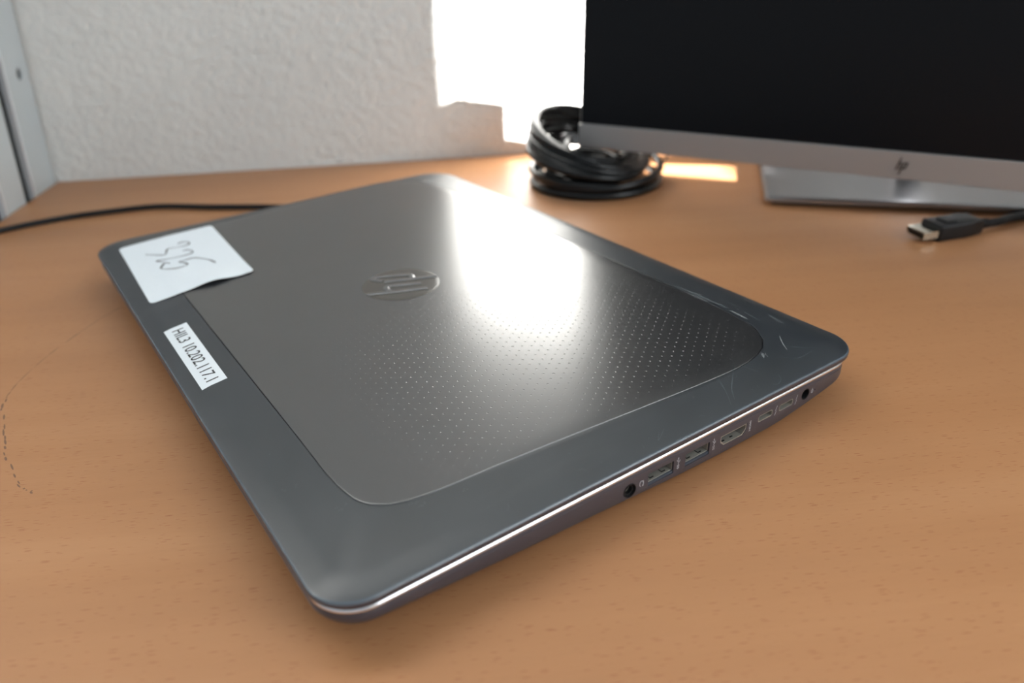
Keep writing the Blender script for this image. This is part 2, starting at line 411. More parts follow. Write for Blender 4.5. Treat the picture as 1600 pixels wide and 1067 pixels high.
PAN = [(25, 100), (24.9, 75), (24.8, 60), (25.3, 49), (27.5, 38), (32, 31.5), (38, 28.3), (50, 26.2), (76, 25), (100, 23.6), (140, 20.6), (172, 18.4), (194, 17.8), (206, 19.3), (216, 23), (223.5, 30), (229, 41.5),
       (231.3, 63), (231.5, 100), (231.3, 190), (230, 290), (228, 324), (221, 349), (208, 361), (180, 364), (100, 358), (50, 353), (38, 350), (30, 343), (25.5, 330), (25, 300), (25, 190)]
PANC = [(p.x, p.y) for p in crom([(x, y, 0) for x, y in PAN], 10, True)]
CX, CY = 128.0, 190.0
def cast(poly, a):
    d = (math.cos(a), math.sin(a)); best = None
    for i in range(len(poly)):
        (ax, ay), (bx, by) = poly[i], poly[(i + 1) % len(poly)]
        ex, ey = bx - ax, by - ay; den = d[0] * ey - d[1] * ex
        if abs(den) < 1e-9: continue
        t_ = ((ax - CX) * ey - (ay - CY) * ex) / den; u_ = ((ax - CX) * d[1] - (ay - CY) * d[0]) / den
        if t_ > 0 and -1e-6 <= u_ <= 1 + 1e-6 and (best is None or t_ > best): best = t_
    return best
base_out = rrect(*OUT, RC, 10)
ANG = [math.atan2(y - CY, x - CX) for x, y in base_out]
PR = [cast(PANC, a) for a in ANG]
def pring(off, z): return [((CX + (r + off) * math.cos(a)) * mm, (CY + (r + off) * math.sin(a)) * mm, z * mm) for a, r in zip(ANG, PR)]
ZP = 25.3
rim = MB().loft([ring(9, 19.0), ring(1.6, 18.9), ring(0.5, 19.0), ring(0.05, 19.4), ring(0, 20.7), ring(0.06, 20.95), ring(6, 20.95)], False, False)
rim.build('lid_rim', M_base, lap, smooth=True, sharp=50)['label'] = 'violet-grey edge band of the lid'
MB().loft([ring(3, 20.96), ring(0.06, 20.96), ring(0.20, 21.25), ring(0.5, 21.5), ring(0.85, 21.68), ring(3, 21.68)], False, False).build('lid_edge', M_edgehl, lap, smooth=True, sharp=50)['label'] = 'worn crease round the lid with a blue-grey highlight in its colour'
fr = MB().loft([ring(9, 21.0), ring(0.80, 21.3), ring(0.84, 21.68), ring(1.2, 21.83), ring(3, 22.35), ring(6, 23.2), ring(10, 24.0),
                pring(2.2, 25.0), pring(0.6, 25.25), pring(0.18, 25.2), pring(0.12, 24.9), pring(0.1, 24.0), pring(-6, 24.0)], False, True)
lid = fr.build('lid_frame', M_frame, lap, smooth=True, sharp=60)
lid['label'] = 'blue-black bezel of the lid'
pm = MB().loft([pring(-0.22, 24.1), pring(-0.22, 25.10), pring(-0.4, ZP - 0.03), pring(-0.8, ZP), pring(-9, ZP + 0.05)], True, True)
panel = pm.build('lid_panel', M_panel, lap, smooth=True, sharp=60)
panel['label'] = 'satin brown-grey inset panel with tiny dimples'
# dark gap, silver trim
MB().loft([ring(2.6, 17.6), ring(2.6, 19.2)]).build('gap_insert', M_gap, lap)
SIL = (-0.2, 255.0, -0.3, 375.0)
sv = MB().loft([ring(3.2, 16.75, O=SIL), ring(0.35, 16.75, O=SIL), ring(0.0, 17.0, O=SIL), ring(0.10, 17.5, O=SIL), ring(0.45, 18.05, O=SIL), ring(0.9, 18.25, O=SIL), ring(3.2, 18.3, O=SIL)], False, False)
sv.loft([ring(3.2, 18.3, O=SIL), ring(3.2, 16.75, O=SIL)], False, False)
sv.build('silver_trim', M_silver, lap, smooth=True, sharp=70)['label'] = 'polished silver strip round the edge'
# base case
ZB = [(0, 12.2), (8, 11.4), (16, 11.2), (27, 10.3), (43, 8.9), (69, 7.2), (103, 5.6), (139, 3.4), (164, 2.6), (200, 2.5), (212, 3.9), (225, 5.6), (236, 7.4), (244, 9.2), (256, 12)]
BO = (-0.2, 255.0, 0.0, 374.8)
def bring(inset, dz, kind='b'):
    out = []
    for x, y in rrect(*BO, RC, inset):
        zb = interp(x, ZB)
        z = dz if kind == 'abs' else max(zb, 2.2) + dz
        if kind == 'floor': z = max(min(zb, dz), 2.2)
        out.append((x * mm, y * mm, z * mm))
    return out
bs = MB().loft([bring(5, 16.74, 'abs'), bring(0.25, 16.74, 'abs'), bring(0.05, 16.5, 'abs'), bring(0.05, 15.35, 'abs'), bring(0.30, 15.2, 'abs'), bring(0.30, 15.1, 'abs'), bring(0.0, 14.95, 'abs'), bring(0.0, 1.6), bring(0.5, 0.7), bring(1.6, 0.1), bring(6, -0.3), bring(30, 3.0, 'floor')])
base = bs.build('base_case', M_base, lap, smooth=False)
base['label'] = 'violet-grey lower case with ports'
cut = []
def cutter(pts, d0=-2.0, d1=9.0):                            # polygon in (x, z) mm pushed along y
    mb = MB().loft([[(x * mm, d0 * mm, z * mm) for x, z in pts], [(x * mm, d1 * mm, z * mm) for x, z in pts]])
    cut.append(mb.build('cutter', None)); 
def circ(cx, cz, r, n=28): return [(cx + r * math.cos(2 * PI * k / n), cz + r * math.sin(2 * PI * k / n)) for k in range(n)]
def rr2(x0, x1, z0, z1, r, n=4):
    P = []
    for cx, cz, a0 in ((x1 - r, z1 - r, 0), (x0 + r, z1 - r, .5 * PI), (x0 + r, z0 + r, PI), (x1 - r, z0 + r, 1.5 * PI)):
        for k in range(n + 1): a = a0 + .5 * PI * k / n; P.append((cx + r * math.cos(a), cz + r * math.sin(a)))
    return P
USB = [(125.6, 138.9), (145.2, 158.6)]
HD = [(165.0, 12.35), (180.4, 12.35), (180.4, 10.0), (178.2, 7.6), (167.4, 7.2), (165.0, 9.2)]
HD = [(164.9, 12.4), (180.5, 12.4), (180.5, 9.4), (178.4, 7.3), (167.0, 7.3), (164.9, 9.4)]
TB = [(187.4, 196.6), (200.7, 210.0)]
cutter(circ(116.4, 9.7, 3.05))
for a, b in USB: cutter(rr2(a, b, 7.0, 12.8, 0.35), d1=12)
cutter(HD, d1=11)
for a, b in TB: cutter(rr2(a, b, 9.35, 12.7, 1.2), d1=9)
cutter(circ(218.2, 11.3, 2.75), d1=11)
cutter(circ(224.6, 11.2, 0.35, 10), d1=1.5)
bpy.context.view_layer.update()
for c_ in cut: 
    c_.parent = lap; md = base.modifiers.new('b', 'BOOLEAN'); md.operation = 'DIFFERENCE'; md.object = c_; md.solver = 'EXACT'
bpy.context.view_layer.update()
dg = bpy.context.evaluated_depsgraph_get()
nm = bpy.data.meshes.new_from_object(base.evaluated_get(dg)); base.modifiers.clear(); base.data = nm
nm.materials.clear(); nm.materials.append(M_base)
for p_ in nm.polygons: p_.use_smooth = True
nm.set_sharp_from_angle(angle=math.radians(40))
for c_ in cut: bpy.data.objects.remove(c_)
# ports
def ringtube(outer, inner, y0, y1, mb):
    n = len(outer); mk_ = lambda P, y: [(x * mm, y * mm, z * mm) for x, z in P]
    vs = mk_(outer, y0) + mk_(inner, y0) + mk_(outer, y1) + mk_(inner, y1); fs = []
    for k in range(n):
        j = (k + 1) % n
        fs += [(k, j, n + j, n + k), (2 * n + k, 3 * n + k, 3 * n + j, 2 * n + j), (n + k, n + j, 3 * n + j, 3 * n + k), (k, 2 * n + k, 2 * n + j, j)]
    mb.add(vs, fs)
def bx(a, b): return MB().box([v * mm for v in a], [v * mm for v in b])
aj = MB(); ringtube(circ(116.4, 9.7, 3.0), circ(116.4, 9.7, 2.7), -0.25, 6, aj); ringtube(circ(116.4, 9.7, 2.95), circ(116.4, 9.7, 1.8), 0.7, 6, aj)
aj = aj.build('audio_jack', M_black, lap, smooth=True, sharp=40); aj['label'] = 'round black headphone socket'
q = MB(); ringtube(circ(116.4, 9.7, 1.95), circ(116.4, 9.7, 1.65), 2.2, 3, q); q.build('contact_ring', M_port, aj)
for a, b in USB:
    u = MB(); ringtube(rr2(a + .1, b - .1, 8.2, 12.7, .3), rr2(a + .45, b - .45, 8.5, 12.4, .2), 0.8, 11.5, u)
    u.box((a * mm + .0001, .0112, .0071), (b * mm - .0001, .0118, .0127))
    u = u.build('usb_port', M_port, lap); u['label'] = 'rectangular socket with nickel lining'
    bx((a + .1, 0.35, 7.05), (b - .1, 3, 8.15)).build('port_lip', M_lip, u)
    bx((a + 1.1, 2.2, 10.6), (b - 1.1, 11, 12.0)).build('port_tongue', M_black, u)
    for sx in (a + 2.6, b - 4.6):
        s_ = MB(); s_.box(((sx) * mm, 1.6 * mm, 8.5 * mm), ((sx + 2) * mm, 2.1 * mm, 8.62 * mm)); s_.box(((sx) * mm, 4.6 * mm, 8.5 * mm), ((sx + 2) * mm, 5.2 * mm, 8.62 * mm))
        s_.box(((sx) * mm, 1.6 * mm, 8.5 * mm), ((sx + .35) * mm, 5.2 * mm, 8.62 * mm)); s_.build('spring_slot', M_gap, u)
hi = [(x + (0.55 if x < 170 else -0.55), z + (0.5 if z < 10 else -0.5)) for x, z in HD]; ho = [(x + (0.12 if x < 170 else -0.12), z + (0.1 if z < 10 else -0.1)) for x, z in HD]
h_ = MB(); ringtube(ho, hi, 0.15, 10.5, h_); h_.box((.1652, .0102, .0075), (.1802, .0106, .0123)); h_ = h_.build('hdmi_port', M_port, lap); h_['label'] = 'six-sided display socket with nickel rim'
bx((167.2, 1.8, 10.2), (178.3, 10, 11.2)).build('port_tongue', M_black, h_)
for sx in (167.8, 172.6):
    s_ = MB(); s_.box(((sx) * mm, 1.5 * mm, 7.8 * mm), ((sx + 1.6) * mm, 2.1 * mm, 7.92 * mm)); s_.box(((sx) * mm, 4 * mm, 7.8 * mm), ((sx + 1.6) * mm, 4.8 * mm, 7.92 * mm)); s_.build('spring_slot', M_gap, h_)
for a, b in TB:
    u = MB(); ringtube(rr2(a + .05, b - .05, 9.4, 12.65, 1.15), rr2(a + .4, b - .4, 9.75, 12.3, .9), 0.1, 8.5, u); u.box(((a + .2) * mm, .0081, .0097), ((b - .2) * mm, .0085, .0124))
    u = u.build('usb_c_port', M_port, lap, smooth=True, sharp=40); u['label'] = 'small oval socket with nickel rim'
    bx((a + 1.5, 1.6, 10.9), (b - 1.5, 8, 11.4)).build('port_tongue', M_black, u)
pj = MB(); ringtube(circ(218.2, 11.3, 2.7), circ(218.2, 11.3, 2.35), 0.1, 10, pj); pj.box((.2157, .0099, .0088), (.2207, .0105, .0138))
pj = pj.build('power_jack', M_gap, lap, smooth=True, sharp=40); pj['label'] = 'round power socket'
MB().tube([(.2182, .0045, .0113), (.2182, .010, .0113)], 0.0005, 8).build('centre_pin', M_port, pj)
# icons printed on the side, read from bottom to top
ic = lambda: None
def side_text(body, xc, z0, z1, w_, bold=0.0, y=-0.06):
    P, F = text2d(body, bold)
    # text x runs up (z), text y runs towards -x
    return [((xc + w_ / 2 - v * w_) * mm, y * mm, (z0 + u_ * (z1 - z0)) * mm) for u_, v in P], F
for b in (138.9, 158.6):
    I = MB()
    I.add(*side_text('SS', b + 2.35, 7.9, 10.0, 1.15, 0.02))
    for pts in ([(0, 10.2), (0, 12.9)], [(0, 10.8), (.75, 11.4), (.75, 12.0)], [(0, 11.4), (-.7, 12), (-.7, 12.4)]):
        I.tube([((b + 2.35 + x) * mm, -0.00004, z * mm) for x, z in pts], 0.00013, 4)
    I.add([((b + 2.35 + x) * mm, -0.00006, z * mm) for x, z in ((-.45, 12.7), (.45, 12.7), (0, 13.5))], [(0, 1, 2)]); I.build('printed_symbol', M_icon, lap)['label'] = 'small pale printed SS trident symbol'
I = MB().add(*side_text('HDMI', 182.5, 7.7, 12.7, 1.1, 0.02)); I.build('printed_symbol', M_icon, lap)['label'] = 'small pale printed word HDMI'
for b in (196.6, 210.0):
    I = MB().tube([((b + 1.9 + x) * mm, -0.00004, z * mm) for x, z in ((-.5, 8.9), (.25, 10.8), (-.25, 11.1), (.6, 13.3))], 0.00016, 4); I.build('printed_symbol', M_icon, lap)['label'] = 'small pale printed lightning bolt'
I = MB()
hp = [(0.95 * math.cos(a) * 1.0, 1.25 * math.sin(a)) for a in [math.radians(-60 + 300 * k / 16) for k in range(17)]]
I.tube([((122.2 + x) * mm, -0.00004, (10.1 + z) * mm) for x, z in hp], 0.00016, 4)
for z in (9.2, 10.9): I.add([((122.2 + 0.5 + x) * mm, -0.00006, (z - .5 + zz) * mm) for x, zz in ((0, 0), (.55, 0), (.55, .9), (0, .9))], [(0, 1, 2, 3)])
I.build('printed_symbol', M_icon, lap)['label'] = 'small pale printed headset symbol'
I = MB()
I.tube([((222.7 + x) * mm, -0.00004, (11.2 + z) * mm) for x, z in ((-.5, -.7), (.3, -.7), (.3, .7), (-.5, .7), (-.5, -.7))], 0.00013, 4)
I.tube([(.2227, -0.00004, .0119), (.2227, -0.00004, .0128)], 0.00013, 4)
I.build('printed_symbol', M_icon, lap)['label'] = 'small pale printed power symbol'
for (x, y) in ((40, 40), (215, 40), (40, 335), (215, 335)):
    zt_ = max(min(interp(x, ZB), 3.0), 2.2) + 0.4
    MB().box(((x - 12) * mm, (y - 4) * mm, 0.0002), ((x + 12) * mm, (y + 4) * mm, (zt_ + 1.5) * mm)).build('rubber_foot', M_rubber, lap)
# logo roundel
LC = (122.6, 187.3); LR = 20.7
dc = MB()
n = 64
dc.loft([[((LC[0] + r * math.cos(2 * PI * k / n)) * mm, (LC[1] + r * math.sin(2 * PI * k / n)) * mm, z * mm) for k in range(n)] for r, z in ((LR, ZP), (LR, ZP + .12), (LR - .3, ZP + .17), (LR - 3, ZP + .17))])
roundel = dc.build('logo_disc', M_logo, lap, smooth=True, sharp=50); roundel['label'] = 'round smoked emblem in the middle of the lid'
def bar(mb, pts, w_, z0=ZP + .14, hgt=0.5):
    P = crom([(x, y, 0) for x, y in pts], 5) if len(pts) > 2 else [Vector((*p, 0)) for p in pts]
    rings = []
    for i, q_ in enumerate(P):
        T = (P[min(i + 1, len(P) - 1)] - P[max(i - 1, 0)]).normalized(); N = Vector((-T.y, T.x, 0)); 
        prof = [(-w_ / 2, 0), (-w_ / 2, hgt * .5), (-w_ / 2 + .5, hgt), (w_ / 2 - .5, hgt), (w_ / 2, hgt * .5), (w_ / 2, 0)]
        rings.append([((q_.x + N.x * a) * mm, (q_.y + N.y * a) * mm, (z0 + b) * mm) for a, b in prof])
    mb.loft(rings)
lt = MB()
# h: long stem to the front edge of the disc, arch, right leg;  p: stem to the rear edge, bowl
bar(lt, [(101.9, 186.5), (117, 179.6), (131.3, 173.6)], 3.0)
bar(lt, [(113.5, 182.0), (113.6, 187.0), (117.0, 188.6), (124, 184.8), (131.6, 181.2)], 3.0)
bar(lt, [(117.0, 195.6), (130, 189.6), (143.0, 184.1)], 3.0)
bar(lt, [(116.6, 197.0), (113.0, 202.6), (117.0, 203.6), (126.0, 199.2), (130.6, 196.3), (132.2, 193.6), (131.2, 190.4)], 3.0)
lt.build('logo_letters', M_logolet, roundel, smooth=True, sharp=40)['label'] = 'raised satin letters on the emblem'

# surface sampler
def bvh_of(*obs):
    vs = []; fs = []
    for o_ in obs:
        b = len(vs); vs += [v.co * 1000 for v in o_.data.vertices]; fs += [tuple(i + b for i in p.vertices) for p in o_.data.polygons]
    return BVHTree.FromPolygons(vs, fs)
LB = bvh_of(lid, panel)
def zs(x, y, B=LB):
    for a, b in ((0, 0), (.02, .013), (-.017, .021), (.1, -.07)):
        h_ = B.ray_cast(Vector((x + a, y + b, 100.0)), Vector((0, 0, -1)))
        if h_[0]: return h_[0].z
    return ZP
# number sticker
def sgrid(nu, nv, f):
    vs = [f(i / nu, j / nv) for j in range(nv + 1) for i in range(nu + 1)]
    fs = [(j * (nu + 1) + i, j * (nu + 1) + i + 1, (j + 1) * (nu + 1) + i + 1, (j + 1) * (nu + 1) + i) for j in range(nv) for i in range(nu)]
    return vs, fs
SD, SCc, SA, SBc = (8.0, 252.4), (65.4, 255.6), (11.0, 351.6), (69.0, 353.4)
def spt(u_, v_):
    # rounded corners: squeeze the ends
    x = (1 - v_) * ((1 - u_) * SD[0] + u_ * SCc[0]) + v_ * ((1 - u_) * SA[0] + u_ * SBc[0])
    y = (1 - v_) * ((1 - u_) * SD[1] + u_ * SCc[1]) + v_ * ((1 - u_) * SA[1] + u_ * SBc[1])
    r = 3.2; L, H_ = 57.6, 98.0
    du = min(u_, 1 - u_) * L; dv = min(v_, 1 - v_) * H_
    if dv < r:
        cut_ = r - math.sqrt(max(r * r - (r - dv) ** 2, 0)); s_ = (L - 2 * cut_) / L
        mx = (1 - v_) * (SD[0] + SCc[0]) / 2 + v_ * (SA[0] + SBc[0]) / 2
        my = (1 - v_) * (SD[1] + SCc[1]) / 2 + v_ * (SA[1] + SBc[1]) / 2
        x = mx + (x - mx) * s_; y = my + (y - my) * s_
    return x, y
def slift(u_, v_):
    e = max(0.0, 1 - v_ * 98 / 26.0); e = e * e * (3 - 2 * e)
    l1 = 2.1 * math.exp(-((u_ - 0.60) / 0.22) ** 2)
    l2 = 0.10 * math.sin(u_ * 9 + v_ * 5) * math.sin(v_ * 13 + 1) + 0.10
    c_ = 0.8 * math.exp(-((u_ - 1.02) / 0.10) ** 2 - ((v_ - 0.02) / 0.12) ** 2)
    return l1 * e + l2 * 0.7 + c_ + 0.08
sm = [zs(0, 0)]
def sf(u_, v_, dz=0.0):
    x, y = spt(u_, v_)
    z = max(zs(x + a, y + b) for a, b in ((0, 0), (2, 0), (-2, 0), (1, 1.5), (-1, -1.5)))
    return (x * mm, y * mm, (z + slift(u_, v_) + dz) * mm)
vv = [0, .001, .003, .006, .010, .016, .024, .033] + [.033 + (1 - .066) * k / 26 for k in range(1, 26)] + [1 - q for q in (.033, .024, .016, .010, .006, .003, .001, 0)]
nu = 22
top = [[sf(i / nu, v_) for i in range(nu + 1)] for v_ in vv]
st = MB()
nr = len(vv)
vs = [p_ for r_ in top for p_ in r_]; vs2 = [(x, y, z - 0.00012) for x, y, z in vs]
fs = [(j * (nu + 1) + i, j * (nu + 1) + i + 1, (j + 1) * (nu + 1) + i + 1, (j + 1) * (nu + 1) + i) for j in range(nr - 1) for i in range(nu)]
bd = [i for i in range(nu + 1)] + [j * (nu + 1) + nu for j in range(1, nr)] + [(nr - 1) * (nu + 1) + i for i in range(nu - 1, -1, -1)] + [j * (nu + 1) for j in range(nr - 2, 0, -1)]
nvv = len(vs)
st.add(vs + vs2, fs + [tuple(nvv + i for i in reversed(f)) for f in fs] + [(bd[k], bd[(k + 1) % len(bd)], nvv + bd[(k + 1) % len(bd)], nvv + bd[k]) for k in range(len(bd))])
stk = st.build('number_sticker', M_paper, lap, smooth=True, sharp=60); stk['label'] = 'white paper sticker with handwritten 325 and a lifting edge'
SB = BVHTree.FromPolygons([Vector(v) * 1000 for v in vs], fs)
strokes = [[(42.3, 332.2), (45.6, 333.1), (48.3, 330.8), (48.2, 327.8), (45.9, 325.7), (40.5, 326.2), (35.9, 327.0), (34.0, 325.1), (32.4, 319.9), (30.9, 318.0), (28.1, 319.6), (25.1, 322.9), (22.0, 326.5)],
           [(41.6, 317.4), (44.2, 317.1), (46.1, 313.6), (45.6, 310.7), (42.6, 308.7), (36.1, 308.5), (29.0, 309.8), (24.8, 310.6), (26.8, 307.0), (30.2, 301.5)],
           [(27.6, 303.7), (24.7, 298.9), (24.3, 296.1), (27.1, 293.0), (31.7, 290.9), (36.6, 291.6), (38.2, 293.4), (37.3, 296.4), (35.1, 300.1), (38.9, 300.6), (43.7, 300.8), (47.8, 295.9), (50.6, 290.8), (51.9, 285.1)]]
hw = MB()
for s_ in strokes:
    P = crom([(x, y, 0) for x, y in s_], 6)
    hw.tube([(q_.x * mm, q_.y * mm, (zs(q_.x, q_.y, SB) + 0.12) * mm) for q_ in P], [0.00048 + 0.00014 * math.sin(i * 0.35) for i in range(len(P))], 6, flat=0.12, up=(0, 0, 1))
hw.build('handwriting', M_pen, stk)['label'] = 'number 325 in thin black pen'
# inventory label
LQ = [(5.8, 147.4), (17.2, 148.6), (17.4, 216.4), (5.9, 215.0)]
def lq(u_, v_):   # u along reading direction (towards -y), v up towards +x
    a = Vector(LQ[3]).lerp(Vector(LQ[0]), u_); b = Vector(LQ[2]).lerp(Vector(LQ[1]), u_); return a.lerp(b, v_)
def lf(u_, v_, dz):
    p_ = lq(u_, v_); return (p_.x * mm, p_.y * mm, (zs(p_.x, p_.y) + dz) * mm)
vs, fs = sgrid(20, 6, lambda u_, v_: lf(u_, v_, 0.14)); nvv = len(vs)
bd = list(range(21)) + [j * 21 + 20 for j in range(1, 7)] + [6 * 21 + i for i in range(19, -1, -1)] + [j * 21 for j in range(5, 0, -1)]
lb = MB().add(vs + [(x, y, z - 0.0001) for x, y, z in vs], fs + [tuple(nvv + i for i in reversed(f)) for f in fs] + [(bd[k], bd[(k + 1) % len(bd)], nvv + bd[(k + 1) % len(bd)], nvv + bd[k]) for k in range(len(bd))])
lbo = lb.build('inventory_label', M_tape, lap); lbo['label'] = 'narrow white label strip printed HIL3 10.202.117.1'
P, F = text2d('HIL3 10.202.117.1', 0.004)
tx = MB().add([lf(0.062 + u_ * 0.885, 0.262 + v * 0.50, 0.24) for u_, v in P], F)
tx.build('printed_text', M_ink, lbo)['label'] = 'black printed characters HIL3 10.202.117.1'
# scratches and scuffs on the bezel
def scratch(pts, w_, m=M_scuff, name='scratch'):
    P = crom([(x, y, 0) for x, y in pts], 8); mb = MB(); n_ = len(P); vs = []
    for i, q_ in enumerate(P):
        T = (P[min(i + 1, n_ - 1)] - P[max(i - 1, 0)]).normalized(); N = Vector((-T.y, T.x, 0)); ww = w_ * (0.35 + 0.65 * math.sin(PI * (i + .5) / n_)) * random.uniform(.7, 1.2) / 2
        for s_ in (-1, 1):
            x, y = q_.x + N.x * ww * s_, q_.y + N.y * ww * s_; vs.append((x * mm, y * mm, (zs(x, y) + 0.02) * mm))
    mb.add(vs, [(2 * i, 2 * i + 1, 2 * i + 3, 2 * i + 2) for i in range(n_ - 1)])
    return mb.build(name, m, lap)
for pts, w_, m_ in (
    ([(195, 21.4), (186.9, 14.7), (180.8, 9.9), (176.6, 4.6)], .45, M_scuff), ([(194.6, 20.6), (196.9, 16.3), (199.2, 11.4)], .4, M_scuff),
    ([(198.2, 3.2), (200.5, 2.2), (203.9, 3.4), (205.2, 6.1)], .4, M_scuff), ([(181.7, 19.0), (178.0, 11.3), (172.9, 3)], .25, M_scuff), ([(180.1, 17.2), (176.9, 9.3), (172.8, 3)], .25, M_scuff),
    ([(231.1, 25.8), (227, 21), (223.5, 15.8)], .5, M_scuffl), ([(136.6, 6.5), (133.5, 3.5), (139.8, 7)], .25, M_scuff), ([(230.3+4, 115.6), (236.9, 119.7), (239.6, 117.6)], 1.1, M_scuff),
    ([(232.6, 84.3), (232.4, 77.3), (232.2, 69.5)], 0.8, M_scuffl), ([(233.6, 57.2), (233.4, 50.7), (232.9, 45.3)], 1.1, M_scuffl), ([(238, 52), (237, 45), (236, 40)], .7, M_scuff),
    ([(234.2, 95), (234.8, 78), (234.7, 59)], 1.3, M_scuff), ([(240, 70), (240.6, 62), (240.4, 56)], .5, M_scuff), ([(246, 44), (244, 37), (243.6, 33)], 1.0, M_scuff),
    ([(223, 20), (230, 14), (236, 9)], .35, M_scuff), ([(216, 14), (222, 9), (232, 9)], .3, M_scuff)):
    scratch(pts, w_, m_)
for _ in range(9):
    x, y = 211 + random.uniform(-2.2, 1.5), 18.0 + random.uniform(-2.2, 1.5)
    a = random.uniform(.3, 1.2); scratch([(x, y), (x + .9 * math.cos(a), y + .9 * math.sin(a)), (x + 1.9 * math.cos(a + .2), y + 1.9 * math.sin(a + .2))], .35, M_scuffl)
for cx_, cy_, sp, n_ in ((42.5, 24.0, 2.6, 9), (22.0, 38.5, 1.8, 6), (60, 21, 2, 3), (12, 60, 3, 4)):
    for _ in range(n_):
        x, y = cx_ + random.uniform(-sp, sp), cy_ + random.uniform(-sp, sp) * .7; a = random.uniform(0, PI); L = random.uniform(.5, 1.3)
        scratch([(x, y), (x + L / 2 * math.cos(a), y + L / 2 * math.sin(a)), (x + L * math.cos(a + .5), y + L * math.sin(a + .5))], .3, M_scuff)
for _ in range(14):
    x = random.uniform(60, 215); y = random.uniform(3, 15); a = random.uniform(0, PI); L = random.uniform(.8, 3.5)
    scratch([(x, y), (x + L / 2 * math.cos(a), y + L / 2 * math.sin(a)), (x + L * math.cos(a + .4), y + L * math.sin(a + .4))], .15, M_scuff)
# rubbed bright spot on the near edge
for a_, b_, hh in ((26.0, 34.0, .34), (22.0, 26.0, .2), (47, 50, .18), (88, 101, .15), (143, 147, .25)):
    m_ = 10; vs = []
    for i in range(m_ + 1):
        x = a_ + (b_ - a_) * i / m_; e = math.sin(PI * (i + .3) / (m_ + .6))
        for zz in (21.1 - hh * e * .5, 21.1 + hh * e * .5):
            yy = -0.6 + (0.15 if zz <= 21.1 else 0.15 + (zz - 21.1)); vs.append((x * mm, (yy - 0.06) * mm, (zz + 0.04) * mm))
    MB().add(vs, [(2 * i, 2 * i + 1, 2 * i + 3, 2 * i + 2) for i in range(m_)]).build('edge_wear', M_scuffl, lap)

# ================================================================== MONITOR
ang = math.radians(-34.4)
base_rot = math.radians(-18.5)
mon = tag(empty('monitor', (0.42, 0.42, DESK), 0), 'black-screened monitor with silver lower bezel standing turned on a flat metal foot', 'monitor')
TILT = math.radians(-3.0)
MM = Matrix.Translation((0.1525, 0.4695, DESK + 0.030)) @ Matrix.Rotation(ang, 4, 'Z') @ Matrix.Rotation(TILT, 4, 'X')
MWd, MHt, CH = 0.4836, 0.288, 0.0188
def mbx(name, a, b, m, bev=0.0, **kw):
    return child_world(MB().box(a, b, M=MM, bev=bev), name, m, mon, **kw)
mbx('housing', (0, 0.0012, 0), (MWd, 0.0075, MHt), M_chin, 0.0006)
mbx('screen', (0.0012, -0.0002, CH), (MWd - 0.0012, 0.0016, MHt - 0.0012), M_screen, 0.0003)['label'] = 'black switched-off screen'
chin = mbx('lower_bezel', (0.0, -0.0016, 0.0), (MWd, 0.0016, CH - 0.0004), M_chin, 0.0005); chin['label'] = 'silver strip under the screen'
bk = MB()
bk.loft([[(x, 0.0074, z) for x, z in rr2(0.012, MWd - 0.012, 0.004, MHt - 0.01, 0.01)], [(x, 0.014, z) for x, z in rr2(0.016, MWd - 0.016, 0.008, MHt - 0.014, 0.01)], [(x, 0.030, z) for x, z in rr2(0.09, MWd - 0.09, 0.03, MHt - 0.05, 0.02)], [(x, 0.036, z) for x, z in rr2(0.10, MWd - 0.10, 0.04, MHt - 0.06, 0.02)]], M=MM)
child_world(bk, 'rear_shell', M_back, mon)
# slanted emblem on the bezel: four strokes
lg = MB()
# target pixel strokes: the emblem sits at the middle of the bezel
LX, LZ = 0.2418, CH * 0.50
def slash(x0, z0, x1, z1, w_):
    P = [(x0 - w_ / 2, z0), (x0 + w_ / 2, z0), (x1 + w_ / 2, z1), (x1 - w_ / 2, z1)]
    lg.loft([[(LX + x, y, LZ + z) for x, z in P] for y in (-0.0016, -0.0021)], M=MM)
slash(-0.0036, -0.0030, -0.0011, 0.0052, 0.0009); slash(-0.0017, -0.0030, -0.0004, 0.0016, 0.0009); slash(-0.0013, 0.0012, -0.0006, 0.0020, 0.0020)
slash(-0.0012, -0.0062, 0.0015, 0.0022, 0.0009); slash(0.0022, -0.0020, 0.0034, 0.0022, 0.0009); slash(0.0022, 0.0014, 0.0026, 0.0022, 0.0022); slash(0.0013, -0.0024, 0.0015, -0.0016, 0.0019)
child_world(lg, 'emblem', M_hplogo, mon)['label'] = 'small dark slanted emblem'
# foot plate
FM = Matrix.Translation((0.2782, 0.3785, DESK)) @ Matrix.Rotation(base_rot, 4, 'Z')
fp = MB()
fwid, fdep = 0.230, 0.186
def frng(i_, z): return [(x, y, z) for x, y in rr2(i_, fwid - i_, i_, fdep - i_, 0.004)]
fp.loft([frng(.0012, .0030), frng(0, .0034), frng(0, .0058), frng(.0012, .0070), frng(.0018, .0073), frng(.004, .0074)], M=FM)
child_world(fp, 'foot_plate', M_stand, mon, smooth=True, sharp=30)['label'] = 'flat brushed aluminium foot'
child_world(MB().box((.006, .006, 0.0002), (fwid - .006, fdep - .006, .0031), M=FM), 'foot_pad', M_rubber, mon)
NM = MM @ Matrix.Translation((0.2418, 0, 0))
nk = MB()
pz = [(0.0, .0064), (0.0, 0.10)]
cxy = FM @ Vector((fwid * .52, fdep * .62, 0)); 
hd = MM @ Vector((0.2418, 0.034, 0.15))
